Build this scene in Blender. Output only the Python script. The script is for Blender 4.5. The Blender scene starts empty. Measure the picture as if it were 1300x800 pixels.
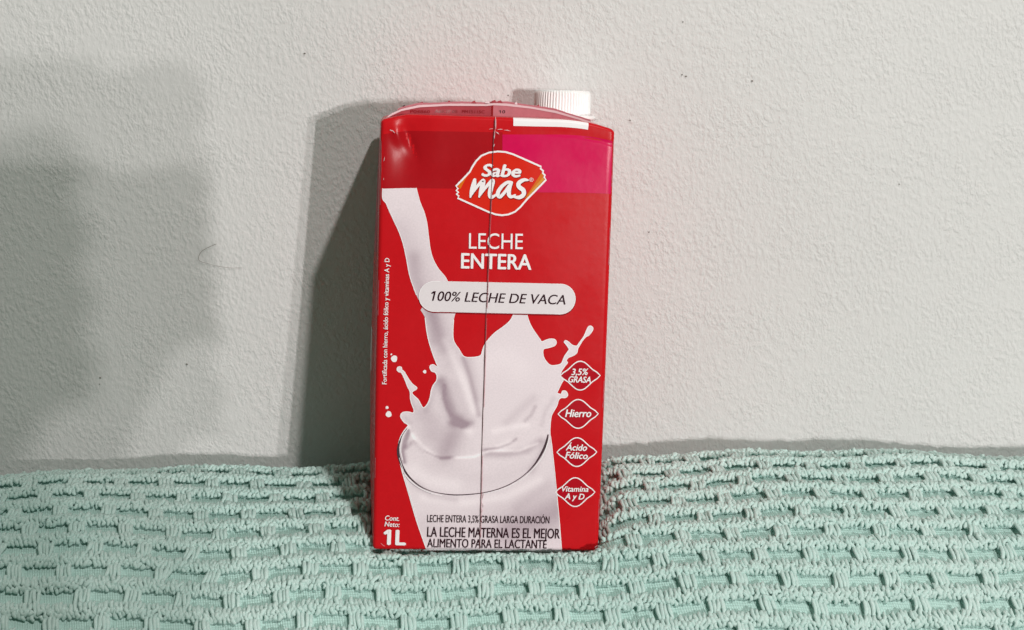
import bpy, bmesh, math, random
import numpy as np
from mathutils import Matrix, Vector
from mathutils.geometry import tessellate_polygon

random.seed(7)
rng = np.random.default_rng(11)
SC = bpy.context.scene
COL = SC.collection

# ------------------------------------------------------------------ camera
cam = bpy.data.cameras.new('camera')
cam.sensor_width = 36.0
cam.lens = 2000.0 / 1300.0 * 36.0
cam.clip_start = 0.01
cam.clip_end = 50.0
cam_o = bpy.data.objects.new('camera', cam)
cam_o.location = (0.010548, -0.672045, 0.299693)
cam_o.rotation_euler = (math.radians(90 - 19.0), 0, 0)
COL.objects.link(cam_o)
SC.camera = cam_o

# ------------------------------------------------------------------ dim room light all round
world = bpy.data.worlds.new('World')
SC.world = world
world.use_nodes = True
bg = world.node_tree.nodes['Background']
bg.inputs['Color'].default_value = (0.66, 1.0, 0.72, 1)
bg.inputs['Strength'].default_value = 0.10


# ------------------------------------------------------------------ lamps of the room
def lamp(name, loc, power, radius, color):
    l = bpy.data.lights.new(name, 'POINT')
    l.energy = power
    l.shadow_soft_size = radius
    l.color = color
    o = bpy.data.objects.new(name, l)
    o.location = loc
    COL.objects.link(o)
    return o


# a lamp of three small bulbs standing low on the right behind the photographer, and a ceiling lamp
lamp('bulb', (0.83, -1.80, 0.460), 22.0, 0.008, (1.0, 0.965, 0.945))
lamp('bulb', (0.83, -1.80, 0.535), 24.0, 0.008, (1.0, 0.965, 0.945))
lamp('bulb', (0.90, -1.76, 0.500), 28.0, 0.012, (1.0, 0.965, 0.945))
lamp('ceiling_lamp', (0.545, -1.08, 1.46), 55.0, 0.03, (1.0, 0.955, 0.92))

SC.view_settings.view_transform = 'Standard'
SC.view_settings.look = 'None'
SC.view_settings.exposure = 0.11
SC.view_settings.gamma = 1.0
SC.view_settings.use_curve_mapping = False
SC.cycles.caustics_reflective = False


# ------------------------------------------------------------------ helpers
def lin(r, g, b):
    f = lambda c: (c / 255 / 12.92) if c / 255 <= 0.04045 else ((c / 255 + 0.055) / 1.055) ** 2.4
    return (f(r), f(g), f(b), 1.0)


def mat(name, color, rough=0.5, spec=0.5, coat=0.0, coat_rough=0.1):
    m = bpy.data.materials.new(name)
    m.use_nodes = True
    b = m.node_tree.nodes['Principled BSDF']
    b.inputs['Base Color'].default_value = color
    b.inputs['Roughness'].default_value = rough
    b.inputs['Specular IOR Level'].default_value = spec
    b.inputs['Coat Weight'].default_value = coat
    b.inputs['Coat Roughness'].default_value = coat_rough
    return m


def nd(m, kind, **kw):
    n = m.node_tree.nodes.new(kind)
    for k, v in kw.items():
        setattr(n, k, v)
    return n


def lk(m, a, b):
    m.node_tree.links.new(a, b)


def link_mesh(name, verts, faces, material, parent=None, smooth=True, colors=None, uvs=None):
    me = bpy.data.meshes.new(name)
    me.from_pydata([tuple(v) for v in verts], [], [tuple(f) for f in faces])
    me.materials.append(material)
    if smooth:
        me.polygons.foreach_set('use_smooth', [True] * len(me.polygons))
    if colors is not None:
        a = me.color_attributes.new('print', 'FLOAT_COLOR', 'POINT')
        a.data.foreach_set('color', np.asarray(colors, dtype=np.float32).ravel())
    if uvs is not None:
        uvl = me.uv_layers.new(name='cloth')
        li = np.zeros(len(me.loops), dtype=np.int32)
        me.loops.foreach_get('vertex_index', li)
        uvl.data.foreach_set('uv', np.asarray(uvs, dtype=np.float32)[li].ravel())
    me.update()
    o = bpy.data.objects.new(name, me)
    COL.objects.link(o)
    o.parent = parent
    return o


def tag(o, label=None, cat=None, group=None, kind=None):
    if label: o['label'] = label
    if cat: o['category'] = cat
    if group: o['group'] = group
    if kind: o['kind'] = kind
    return o


def np_mesh(name, V, Q, material, parent=None, uv=None):
    """fast path: V (n,3), Q (m,k) polygon indices of one size"""
    me = bpy.data.meshes.new(name)
    k = Q.shape[1]
    me.vertices.add(len(V)); me.vertices.foreach_set('co', np.asarray(V, np.float32).ravel())
    me.loops.add(Q.size); me.loops.foreach_set('vertex_index', Q.astype(np.int32).ravel())
    me.polygons.add(len(Q))
    me.polygons.foreach_set('loop_start', np.arange(len(Q), dtype=np.int32) * k)
    me.polygons.foreach_set('loop_total', np.full(len(Q), k, np.int32))
    me.polygons.foreach_set('use_smooth', np.ones(len(Q), bool))
    if uv is not None:
        l = me.uv_layers.new(name='cloth')
        l.data.foreach_set('uv', np.asarray(uv, np.float32)[Q.ravel()].ravel())
    me.materials.append(material)
    me.update(calc_edges=True); me.validate()
    o = bpy.data.objects.new(name, me)
    COL.objects.link(o)
    o.parent = parent
    return o


# ------------------------------------------------------------------ print of the carton: positions on its front panel in mm
STREAM = [(-44.86, 146.4), (-44.78, 142.45), (-43.38, 140.63), (-42.12, 137.83), (-40.01, 133.43), (-37.9, 129.02), (-36.19, 124.18), (-34.85, 118.5), (-33.67, 112.8), (-32.19, 108.32), (-30.73, 104.65), (-28.77, 100.58), (-17.34, 100.8), (-17.96, 109.03), (-18.64, 110.49), (-19.67, 112.28), (-22.18, 115.1), (-24.3, 118.73), (-25.62, 122.79), (-26.38, 127.66), (-27.24, 133.34), (-28.38, 137.36), (-30.09, 141.37), (-31.66, 146.74)]
SPLASH = [(-28.34, 99.62), (-27.02, 95.51), (-26.33, 90.56), (-25.42, 86.44), (-23.83, 81.48), (-22.34, 77.76), (-21.39, 75.69), (-22.22, 76.09), (-23.47, 76.74), (-24.52, 76.3), (-24.66, 75.22), (-23.81, 73.98), (-22.66, 73.67), (-21.8, 72.34), (-21.92, 70.25), (-23.11, 68.56), (-23.88, 66.46), (-24.23, 63.94), (-25.15, 60.99), (-26.76, 59.12), (-27.85, 60.27), (-28.71, 61.94), (-29.81, 63.18), (-30.98, 64.17), (-31.58, 65.08), (-31.18, 65.76), (-29.89, 66.61), (-29.74, 67.37), (-31.16, 68.43), (-32.42, 69.83), (-33.69, 71.73), (-34.88, 73.63), (-35.79, 74.36), (-35.89, 75.2), (-36.72, 75.6), (-37.53, 75.17), (-37.67, 74.17), (-36.92, 73.43), (-36.1, 73.28), (-35.34, 72.12), (-34.39, 70.05), (-33.35, 67.56), (-32.32, 65.49), (-32.19, 62.98), (-31.56, 60.47), (-30.69, 58.39), (-30.91, 56.95), (-32.48, 57.27), (-34.53, 57.24), (-35.74, 56.38), (-35.8, 54.95), (-34.44, 53.04), (-32.85, 51.88), (-34.21, 49.93), (-35.64, 47.38), (-36.48, 44.41), (-36.75, 41.45), (-36.01, 37.65), (-34.67, 32.33), (-32.0, 23.68), (-28.69, 12.77), (-25.31, 3.26), (-24.33, 0.51), (-24.06, -0.18), (-23.4, -0.19), (-20.22, -0.2), (3.24, -0.15), (26.85, -0.42), (30.41, -0.48), (31.08, -0.47), (31.01, 0.22), (30.62, 3.17), (29.63, 11.82), (28.13, 23.44), (26.42, 36.44), (24.99, 46.06), (24.38, 49.45), (24.34, 52.84), (24.51, 55.39), (24.86, 57.09), (25.72, 58.79), (26.82, 60.92), (27.33, 63.04), (28.38, 64.07), (30.04, 64.1), (31.01, 65.04), (30.63, 66.3), (29.94, 66.88), (28.78, 66.78), (28.32, 65.59), (26.72, 65.99), (27.17, 67.43), (28.41, 70.23), (28.95, 71.33), (27.82, 72.74), (28.08, 74.85), (29.57, 77.22), (30.45, 78.41), (29.92, 79.24), (30.7, 80.51), (32.34, 81.21), (33.96, 82.33), (34.4, 84.18), (35.17, 85.7), (36.27, 87.56), (37.46, 89.0), (38.68, 89.7), (40.1, 91.64), (40.14, 92.81), (39.2, 93.46), (38.23, 92.86), (37.46, 91.09), (36.7, 89.24), (35.76, 87.8), (34.81, 86.45), (33.86, 85.26), (32.01, 85.64), (30.56, 86.87), (29.29, 87.43), (28.81, 86.84), (29.51, 85.93), (30.82, 84.12), (30.6, 83.28), (29.42, 81.58), (28.65, 79.89), (27.88, 78.03), (25.83, 77.33), (23.75, 77.29), (22.05, 78.52), (20.73, 80.59), (20.33, 82.68), (20.7, 83.94), (23.09, 84.56), (25.13, 85.44), (25.58, 86.78), (24.8, 87.85), (22.56, 87.9), (19.86, 86.84), (19.09, 87.66), (17.53, 89.72), (15.79, 92.19), (14.47, 94.66), (13.29, 98.12), (13.05, 100.44), (8.27, 100.34), (8.18, 98.02), (6.63, 94.92), (3.82, 92.38), (1.0, 90.25), (-0.99, 88.13), (-2.74, 85.85), (-3.74, 83.5), (-4.34, 81.16), (-5.71, 80.3), (-9.0, 79.91), (-11.06, 80.2), (-12.33, 81.52), (-13.37, 83.33), (-14.9, 85.38), (-15.69, 87.44), (-15.86, 90.76), (-15.72, 94.91), (-15.84, 99.86)]
SHADES = [([(-37.92, 129.69), (-32.03, 119.23), (-25.19, 104.62), (-20.83, 93.15), (-16.36, 78.28)], 4.98, -0.07), ([(-26.53, 56.35), (-23.9, 49.64), (-16.34, 44.67)], 5.81, -0.06), ([(-0.43, 10.69), (24.48, 19.53)], 9.96, -0.05), ([(-23.54, 34.41), (-0.97, 29.55), (15.58, 34.86)], 3.32, -0.03), ([(-14.46, 68.28), (-10.02, 56.58)], 2.82, -0.06), ([(-32.03, 119.23), (-31.44, 111.06), (-27.6, 102.93), (-24.96, 94.73), (-23.53, 86.47)], 2.49, -0.1), ([(-23.81, 98.05), (-20.71, 88.18), (-19.36, 83.22)], 2.16, -0.1), ([(-19.03, 86.55), (-15.58, 79.96), (-10.34, 68.35), (-6.76, 58.32)], 1.33, 0.08), ([(-19.85, 69.87), (-17.63, 63.2), (-14.98, 56.51), (-10.75, 52.78)], 1.99, -0.22), ([(-18.58, 68.21), (-18.86, 63.18), (-17.52, 59.0), (-14.94, 54.83)], 0.66, -0.1), ([(-11.46, 79.61), (-8.8, 72.56), (-6.51, 64.21), (-4.64, 56.66)], 0.91, -0.14), ([(-15.72, 53.13), (-11.55, 51.67), (-7.45, 53.25)], 1.25, -0.13), ([(-13.98, 49.78), (-15.94, 45.52), (-17.9, 40.84)], 3.49, -0.13), ([(-12.36, 51.07), (-8.19, 49.86)], 1.33, 0.1), ([(-29.99, 45.34), (-26.18, 41.16), (-20.33, 38.52), (-14.53, 38.93)], 0.66, -0.16), ([(-30.46, 47.87), (-27.05, 43.27), (-22.02, 39.94)], 0.75, 0.1), ([(-14.53, 38.76), (-6.24, 39.29), (0.34, 41.92), (12.01, 42.06), (19.42, 45.14)], 0.58, 0.12), ([(-1.29, 40.62), (7.05, 40.56), (15.34, 42.11), (20.23, 46.0)], 1.33, -0.14), ([(-2.17, 42.31), (3.64, 43.06), (8.58, 45.0), (10.6, 46.89)], 0.5, -0.18), ([(3.64, 43.06), (8.57, 45.17)], 1.16, 0.08), ([(-32.47, 49.53), (-33.95, 45.29), (-34.77, 41.05), (-34.02, 36.83)], 0.75, -0.3), ([(-32.6, 51.63), (-31.11, 47.69), (-28.89, 44.09), (-25.75, 40.49), (-20.31, 38.01)], 0.42, 0.12), ([(-33.23, 42.77), (-31.62, 44.48)], 0.75, -0.15), ([(14.11, 54.39), (16.53, 56.97), (18.08, 60.37)], 0.66, -0.12), ([(6.65, 53.44), (11.48, 58.58), (17.14, 63.73)], 1.66, -0.06), ([(1.77, 49.99), (8.37, 51.78), (15.0, 52.71)], 1.16, 0.06), ([(-0.72, 78.55), (5.84, 80.33), (10.93, 76.24)], 4.98, 0.03), ([(-8.96, 78.41), (-7.13, 71.75), (-5.24, 63.39)], 1.66, -0.06), ([(20.84, 52.79), (22.3, 58.74), (25.46, 63.86)], 0.83, -0.06), ([(17.28, 34.03), (20.43, 40.04), (22.74, 46.03)], 1.33, -0.1), ([(-29.18, 27.54), (-23.28, 23.34), (-13.25, 21.31)], 1.33, -0.1), ([(-25.75, 22.46), (-9.05, 20.06), (7.59, 22.8), (20.77, 29.79)], 1.66, 0.06), ([(11.91, 18.55), (24.19, 28.12)], 2.16, -0.05), ([(9.71, 8.19), (20.5, 12.6), (28.78, 16.99)], 5.81, -0.16), ([(-25.48, 10.48), (-15.37, 6.26)], 4.15, -0.05), ([(-30.14, 33.48), (-23.42, 29.31), (-13.41, 27.71)], 2.49, 0.05), ([(-33.77, 67.97), (-32.02, 62.98), (-30.7, 58.81)], 0.75, -0.08), ([(-26.53, 56.35), (-22.33, 53.04), (-23.86, 47.96)], 3.32, -0.05), ([(-21.91, 69.83), (-23.39, 63.11), (-25.74, 58.04)], 1.0, -0.06), ([(-34.32, 54.97), (-31.8, 52.91)], 0.83, -0.06)]
RIMS = [([(-33.3, 50.47, 0.225), (-35.19, 47.31, 0.449), (-36.4, 43.87, 0.674), (-36.56, 41.01, 1.011), (-35.94, 37.87, 1.011), (-34.35, 34.16, 0.843), (-31.76, 30.45, 0.674), (-27.76, 27.04, 0.449), (-23.79, 25.18, 0.281), (-19.83, 24.13, 0.281), (-14.19, 23.43, 0.449), (-8.56, 23.61, 0.393), (-2.37, 24.36, 0.337), (3.8, 25.93, 0.337), (9.38, 28.42, 0.337), (14.37, 31.84, 0.337), (18.2, 35.92, 0.562), (20.89, 40.28, 0.899), (22.72, 44.63, 0.955), (23.6, 48.67, 0.562)], 'dark'), ([(-32.75, 50.76, 0.281), (-34.8, 47.6, 0.337), (-35.52, 44.45, 0.393), (-35.56, 41.02, 0.337), (-34.7, 37.6, 0.281)], 'light'), ([(-34.73, 33.69, 0.281), (-32.3, 29.87, 0.337), (-28.59, 26.75, 0.393), (-23.77, 24.37, 0.337), (-18.68, 23.1, 0.281)], 'light'), ([(-34.31, 32.15, 0.169), (-31.72, 28.73, 0.169), (-27.73, 25.89, 0.169), (-23.2, 23.92, 0.169)], 'mid'), ([(-1.79, 23.97, 0.225), (5.5, 25.95, 0.225), (11.08, 28.62, 0.225), (15.5, 31.85, 0.281), (19.33, 36.23, 0.337), (22.02, 40.3, 0.337), (24.15, 47.52, 0.337)], 'light'), ([(24.43, 49.25, 0.225), (26.06, 38.33, 0.225), (27.69, 27.35, 0.225), (29.48, 13.51, 0.225)], 'light'), ([(-36.12, 38.44, 0.225), (-34.04, 32.44, 0.225), (-31.92, 24.98, 0.225), (-28.9, 15.19, 0.225), (-28.29, 12.99, 0.225)], 'light')]
DROPS = [(-38.91, 78.72, 1.25), (-40.09, 80.45, 0.33), (-26.68, 73.77, 0.66), (-41.38, 58.9, 0.58), (-40.67, 56.23, 1.16)]
PILL = [(-23.78, 110.3), (26.41, 110.3), (26.84, 97.95), (-23.48, 98.04)]
LOGO = [(-16.12, 147.98), (-13.43, 150.81), (-10.74, 153.85), (-9.94, 155.57), (-8.51, 157.94), (-6.45, 160.11), (-3.5, 161.46), (-0.11, 161.98), (2.88, 161.85), (5.89, 161.09), (11.51, 158.82), (17.16, 156.51), (16.97, 155.74), (18.07, 154.83), (17.88, 154.06), (18.77, 153.15), (18.5, 152.38), (19.26, 151.37), (15.33, 147.09), (12.01, 143.59), (9.53, 140.53), (7.44, 138.55), (4.9, 137.42), (2.34, 137.01), (-0.24, 137.29), (-2.83, 138.08), (-9.32, 140.78), (-15.36, 143.32), (-14.87, 144.1), (-15.83, 144.8), (-15.12, 145.58), (-15.95, 146.28), (-15.29, 147.06)]
WEDGES = [[(17.33, 153.96), (18.3, 153.31), (18.07, 152.45), (18.7, 151.44), (15.31, 147.69), (11.65, 143.92), (11.14, 143.99), (13.58, 147.9)], [(-11.44, 152.77), (-15.4, 148.08), (-14.7, 147.17), (-14.35, 146.92), (-12.97, 149.76)], [(18.07, 152.45), (18.7, 151.44), (15.31, 147.69), (11.65, 143.92), (14.03, 147.48)]]
SCRIPT = [[(-8.82, 150.63, 1.286), (-9.19, 148.58, 1.928), (-9.89, 146.01, 1.607), (-10.38, 143.79, 0.643)], [(-10.19, 144.3, 0.643), (-8.02, 147.76, 1.125), (-5.83, 150.29, 1.366), (-5.39, 150.04, 1.607), (-6.0, 147.39, 1.768), (-6.93, 144.04, 0.723)], [(-6.73, 144.39, 0.643), (-4.39, 147.86, 1.125), (-2.25, 150.38, 1.366), (-1.68, 150.14, 1.607), (-2.42, 147.48, 1.848), (-2.77, 144.92, 1.607), (-2.06, 144.0, 1.366), (-0.04, 145.2, 0.723)], [(5.59, 149.91, 1.366), (3.88, 149.95, 1.286), (1.59, 148.01, 1.446), (0.37, 145.64, 1.607), (1.18, 144.25, 1.446), (2.93, 145.92, 1.205), (4.65, 148.52, 1.286)], [(5.59, 149.91, 1.286), (4.85, 147.67, 1.607), (4.75, 145.32, 1.607), (5.76, 144.37, 1.286), (7.24, 145.17, 0.643)], [(12.11, 151.1, 0.723), (10.48, 151.14, 1.366), (8.59, 149.9, 1.687), (8.64, 148.41, 1.687), (10.39, 147.09, 1.768), (10.57, 145.47, 1.687), (8.98, 144.24, 1.527), (6.83, 144.39, 0.884)]]
BADGES = [[(27.72, 73.07), (30.7, 75.59), (32.73, 77.63), (34.14, 78.71), (35.58, 79.09), (37.05, 78.76), (38.54, 77.73), (40.72, 75.76), (43.9, 73.34), (40.91, 70.81), (38.88, 68.77), (37.47, 67.69), (36.02, 67.31), (34.55, 67.64), (33.06, 68.68), (30.88, 70.65)], [(27.36, 57.38), (30.38, 59.91), (32.44, 61.95), (33.87, 63.04), (35.33, 63.42), (36.82, 63.08), (38.33, 62.04), (40.54, 60.06), (43.76, 57.61), (40.73, 55.08), (38.67, 53.03), (37.23, 51.94), (35.77, 51.56), (34.28, 51.89), (32.76, 52.94), (30.56, 54.93)], [(27.49, 41.58), (30.49, 44.12), (32.54, 46.17), (33.96, 47.26), (35.41, 47.64), (36.89, 47.3), (38.39, 46.25), (40.59, 44.25), (43.78, 41.78), (40.78, 39.23), (38.73, 37.17), (37.3, 36.08), (35.85, 35.7), (34.37, 36.04), (32.86, 37.1), (30.67, 39.11)], [(27.49, 24.89), (30.47, 27.45), (32.5, 29.51), (33.91, 30.61), (35.35, 30.98), (36.82, 30.64), (38.31, 29.57), (40.49, 27.55), (43.67, 25.06), (40.68, 22.5), (38.65, 20.43), (37.24, 19.33), (35.79, 18.95), (34.32, 19.3), (32.82, 20.37), (30.65, 22.4)]]
TEXTS = [('Sabe', -5.99, 152.17, 9.16, 152.26, 4.63, 0.2, 0.05, 'white'), ('LECHE', -10.43, 123.53, 10.91, 123.8, 6.1, 0, 0.0, 'white'), ('ENTERA', -13.24, 115.7, 14.43, 115.74, 5.9, 0, 0.022, 'white'), ('100% LECHE DE VACA', -24.74, 102.48, 28.68, 101.98, 3.81, 0.2, 0.012, 'ink'), ('3,5%', 32.22, 73.48, 38.88, 73.59, 2.54, 0.2, 0.03, 'white'), ('GRASA', 31.05, 70.53, 40.09, 70.39, 2.41, 0.2, 0.03, 'white'), ('Hierro', 30.32, 56.31, 40.78, 56.3, 3.02, 0.2, 0.03, 'white'), ('Ácido', 31.07, 42.48, 39.61, 42.32, 2.54, 0.2, 0.03, 'white'), ('Fólico', 30.93, 39.18, 40.03, 38.87, 2.63, 0.2, 0.03, 'white'), ('Vitamina', 30.01, 25.29, 40.87, 25.23, 2.22, 0.2, 0.025, 'white'), ('A y D', 31.38, 22.14, 39.32, 21.96, 2.35, 0.2, 0.03, 'white'), ('LECHE ENTERA 3,5% GRASA LARGA DURACIÓN', -24.26, 12.06, 25.42, 11.81, 2.98, 0, 0.006, 'ink'), ('LA LECHE MATERNA ES EL MEJOR', -24.12, 5.89, 29.87, 5.46, 4.13, 0, 0.012, 'ink'), ('ALIMENTO PARA EL LACTANTE', -24.01, 1.44, 24.66, 1.21, 3.62, 0, 0.012, 'ink'), ('Cont.', -41.29, 12.6, -35.64, 12.39, 1.97, 0.15, 0.02, 'white'), ('Neto:', -41.43, 10.05, -35.46, 9.83, 1.97, 0.15, 0.02, 'white'), ('1L', -41.51, 2.5, -33.05, 2.36, 6.03, 0, 0.045, 'white'), ('Fortificada con hierro, ácido fólico y vitaminas A y D', -41.78, 68.43, -41.65, 118.92, 1.78, 0, 0.02, 'white'), ('®', 12.64, 150.52, 14.33, 150.51, 1.46, 0, 0, 'white')]
MAGENTA = [(1.58, 168.6), (45.11, 169.84), (45.4, 146.9), (2.26, 146.1)]
DARKBAND = [(-44.26, 168.81), (1.55, 169.51), (2.84, 147.36), (-44.13, 146.45)]
WHITEBOX = [(5.7, 175.46), (35.52, 175.41), (35.33, 172.33), (5.81, 172.09)]
SEAMX = [(-1.7, 174.93), (-2.52, 128.56), (-2.87, 97.1), (-3.0, 45.84), (-2.67, 0.02)]
CODE = [(-35.82, 175.15), (-27.26, 175.71), (-26.35, 176.04), (-5.77, 176.95), (-1.15, 177.39), (1.93, 177.49), (25.33, 181.85)]
HAIR = [(-120.7, 101.8), (-124.6, 100.1), (-127.5, 98.3), (-128.9, 96.1), (-129.0, 94.3), (-127.5, 93.4), (-125.4, 92.7), (-122.3, 91.8), (-118.9, 91.2), (-114.7, 90.6), (-111.2, 90.6), (-109.8, 90.6)]
SPECKS = [(83.5, 177.2), (85.2, 176.5), (71.3, 107.1), (180.5, 128.9), (-137.8, 44.4), (8.9, 168.3), (61.7, 157.3), (-177.9, 37.8), (-178.5, 34.7), (-77.9, 186.3), (83.0, 199.7), (113.7, 174.5)]
CRUMB = (-0.079, 0.135)

# ------------------------------------------------------------------ wall
def wall_material():
    m = mat('wall_paint', (0.74, 0.74, 0.725, 1), 0.62, 0.3)
    b = m.node_tree.nodes['Principled BSDF']
    tc = nd(m, 'ShaderNodeTexCoord')
    big = nd(m, 'ShaderNodeTexNoise'); big.inputs['Scale'].default_value = 6.0; big.inputs['Detail'].default_value = 3
    lk(m, tc.outputs['Object'], big.inputs['Vector'])
    mx = nd(m, 'ShaderNodeMix', data_type='RGBA')
    mx.inputs['A'].default_value = (0.725, 0.715, 0.71, 1); mx.inputs['B'].default_value = (0.775, 0.755, 0.75, 1)
    lk(m, big.outputs['Fac'], mx.inputs['Factor']); lk(m, mx.outputs['Result'], b.inputs['Base Color'])
    # roller stipple: rounded bumps of about 2 mm over a finer grain
    mp = nd(m, 'ShaderNodeMapping'); mp.inputs['Rotation'].default_value = (0, math.radians(32), 0)
    mp.inputs['Scale'].default_value = (1.0, 1.0, 0.72)
    lk(m, tc.outputs['Object'], mp.inputs['Vector'])
    n1 = nd(m, 'ShaderNodeTexNoise'); n1.inputs['Scale'].default_value = 540.0; n1.inputs['Detail'].default_value = 3.0; n1.inputs['Roughness'].default_value = 0.55; n1.inputs['Distortion'].default_value = 0.0
    lk(m, mp.outputs['Vector'], n1.inputs['Vector'])
    r1 = nd(m, 'ShaderNodeMapRange', interpolation_type='SMOOTHSTEP'); r1.inputs['From Min'].default_value = 0.36; r1.inputs['From Max'].default_value = 0.68
    lk(m, n1.outputs['Fac'], r1.inputs['Value'])
    n2 = nd(m, 'ShaderNodeTexNoise'); n2.inputs['Scale'].default_value = 900.0; n2.inputs['Detail'].default_value = 2.0
    lk(m, mp.outputs['Vector'], n2.inputs['Vector'])
    n3 = nd(m, 'ShaderNodeTexNoise'); n3.inputs['Scale'].default_value = 55.0; n3.inputs['Detail'].default_value = 2.0
    lk(m, tc.outputs['Object'], n3.inputs['Vector'])
    am = nd(m, 'ShaderNodeMath', operation='MULTIPLY'); lk(m, r1.outputs['Result'], am.inputs[0])
    rr = nd(m, 'ShaderNodeMapRange'); rr.inputs['From Min'].default_value = 0.3; rr.inputs['From Max'].default_value = 0.7; rr.inputs['To Min'].default_value = 0.35; rr.inputs['To Max'].default_value = 1.0
    lk(m, n3.outputs['Fac'], rr.inputs['Value']); lk(m, rr.outputs['Result'], am.inputs[1])
    ad = nd(m, 'ShaderNodeMath', operation='MULTIPLY_ADD'); ad.inputs[1].default_value = 0.22
    lk(m, n2.outputs['Fac'], ad.inputs[0]); lk(m, am.outputs['Value'], ad.inputs[2])
    bp = nd(m, 'ShaderNodeBump'); bp.inputs['Strength'].default_value = 0.50; bp.inputs['Distance'].default_value = 0.0006
    lk(m, ad.outputs['Value'], bp.inputs['Height']); lk(m, bp.outputs['Normal'], b.inputs['Normal'])
    return m


# a gently uneven plastered sheet
nx, nz = 70, 60
xs = np.linspace(-0.9, 0.9, nx); zs = np.linspace(-0.35, 1.0, nz)
X, Z = np.meshgrid(xs, zs)
Y = 0.0006 * np.sin(X * 17 + 1.3) * np.sin(Z * 21 + .4) + 0.0004 * np.sin(X * 41 + Z * 33) + 0.001
V = np.stack([X.ravel(), Y.ravel(), Z.ravel()], 1)
I = np.arange(nx * nz).reshape(nz, nx)
Q = np.stack([I[:-1, :-1].ravel(), I[:-1, 1:].ravel(), I[1:, 1:].ravel(), I[1:, :-1].ravel()], 1)
wall = np_mesh('wall', V, Q, wall_material())
tag(wall, 'off-white wall with fine roller stipple behind the carton', None, None, 'structure')

# specks of dirt and chipped paint on the wall
speck_m = mat('wall_speck_dirt', lin(120, 116, 110), 0.9, 0.1)
for i, (x, z) in enumerate(SPECKS):
    bm = bmesh.new()
    bmesh.ops.create_icosphere(bm, subdivisions=2, radius=0.00022 + 0.00018 * random.random())
    for v in bm.verts:
        v.co *= 1 + random.uniform(-.25, .25)
        v.co.x *= 1.2; v.co.y *= 0.45
    me = bpy.data.meshes.new('speck'); bm.to_mesh(me); bm.free(); me.materials.append(speck_m)
    o = bpy.data.objects.new('speck', me); COL.objects.link(o); o.parent = wall
    o.location = (x / 1000, 0.0002, z / 1000)


# ------------------------------------------------------------------ towel
PITCH = 0.020 / 11      # one column of pile loops
PERIOD = 0.020          # one cell of the weave along a row
ROW = 0.0120            # one row of cells
_yt = np.array([0, 12, 22, 29, 36, 44, 55, 70, 85, 97, 110, 125, 140, 170, 210, 330]) / 1000.
_sl = np.radians(np.array([-58, -52, -42, -26, -8, 0, 4.5, 8, 12, 17, 24, 30, 34, 38, 42, 46.]))
_yy = np.linspace(0, 0.33, 3301)
_slope = np.interp(_yy, _yt, _sl)
_dz = -np.tan(_slope)
_zz = np.concatenate([[0], np.cumsum((_dz[1:] + _dz[:-1]) / 2 * np.diff(_yy))])
_ss = np.concatenate([[0], np.cumsum(np.diff(_yy) / np.cos((_slope[1:] + _slope[:-1]) / 2))])
_zz -= np.interp(0.044, _yy, _zz)
S_MAX = np.interp(0.215, _yy, _ss)
S0 = np.interp(0.044, _yy, _ss)

CB = np.array([0.0, -0.096548, 0.0])
CU = np.array([0.996442, 0.071276, -0.044985])
CV = np.array([-0.078459, 0.979389, -0.186120])
CW = np.array([0.030792, 0.188987, 0.981497])


def towel_pos(x, s):
    """point of the cloth's ground; x across, s along the cloth from the wall to the front"""
    d = np.interp(s, _ss, _yy)
    crest = np.interp(x, [-.30, -.22, -.08, .0, .06, .12, .24, .30], [.0030, .0042, .0092, .0120, .0142, .0163, .0133, .0115]) - .0024
    z = crest + np.interp(s, _ss, _zz)
    # soft folds of the cushion below
    z = z + 0.0011 * np.sin(x * 38 + s * 26) * np.clip(s / .06, 0, 1) + 0.0007 * np.sin(x * 83 - s * 47 + 1.1)
    y = -d
    # the carton's foot presses into it
    px, py = x - CB[0], y - CB[1]
    a = px * CU[0] + py * CU[1]; b = px * CV[0] + py * CV[1]
    da = np.maximum(np.abs(a) - 0.041, 0); db = np.maximum(np.maximum(-0.003 - b, b - 0.060), 0)
    dist = np.hypot(da, db)
    base = CB[2] - (px * CW[0] + py * CW[1]) / CW[2]
    sunk = np.minimum(z, base - 0.0034 - 0.0012 * np.clip(1 - b / 0.02, 0, 1))
    w = np.exp(-(dist / np.where(b < 0, 0.006, np.where(a < 0, 0.0045, 0.011))) ** 2)
    z = z + w * (sunk - z)
    return np.stack([x, y, z], -1)


def row_warp(x):
    return 0.0052 * (x / 0.2) ** 2 + 0.0010 * np.sin(x * 31 + .6) + 0.0006 * np.sin(x * 77)


def frame(x, s):
    e = 4e-4
    P = towel_pos(x, s)
    T = towel_pos(x, s + e) - towel_pos(x, s - e)
    U = towel_pos(x + e, s) - towel_pos(x - e, s)
    T /= np.linalg.norm(T, axis=-1, keepdims=True)
    U /= np.linalg.norm(U, axis=-1, keepdims=True)
    N = np.cross(T, U)
    N /= np.linalg.norm(N, axis=-1, keepdims=True)
    return P, U, T, N


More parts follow.
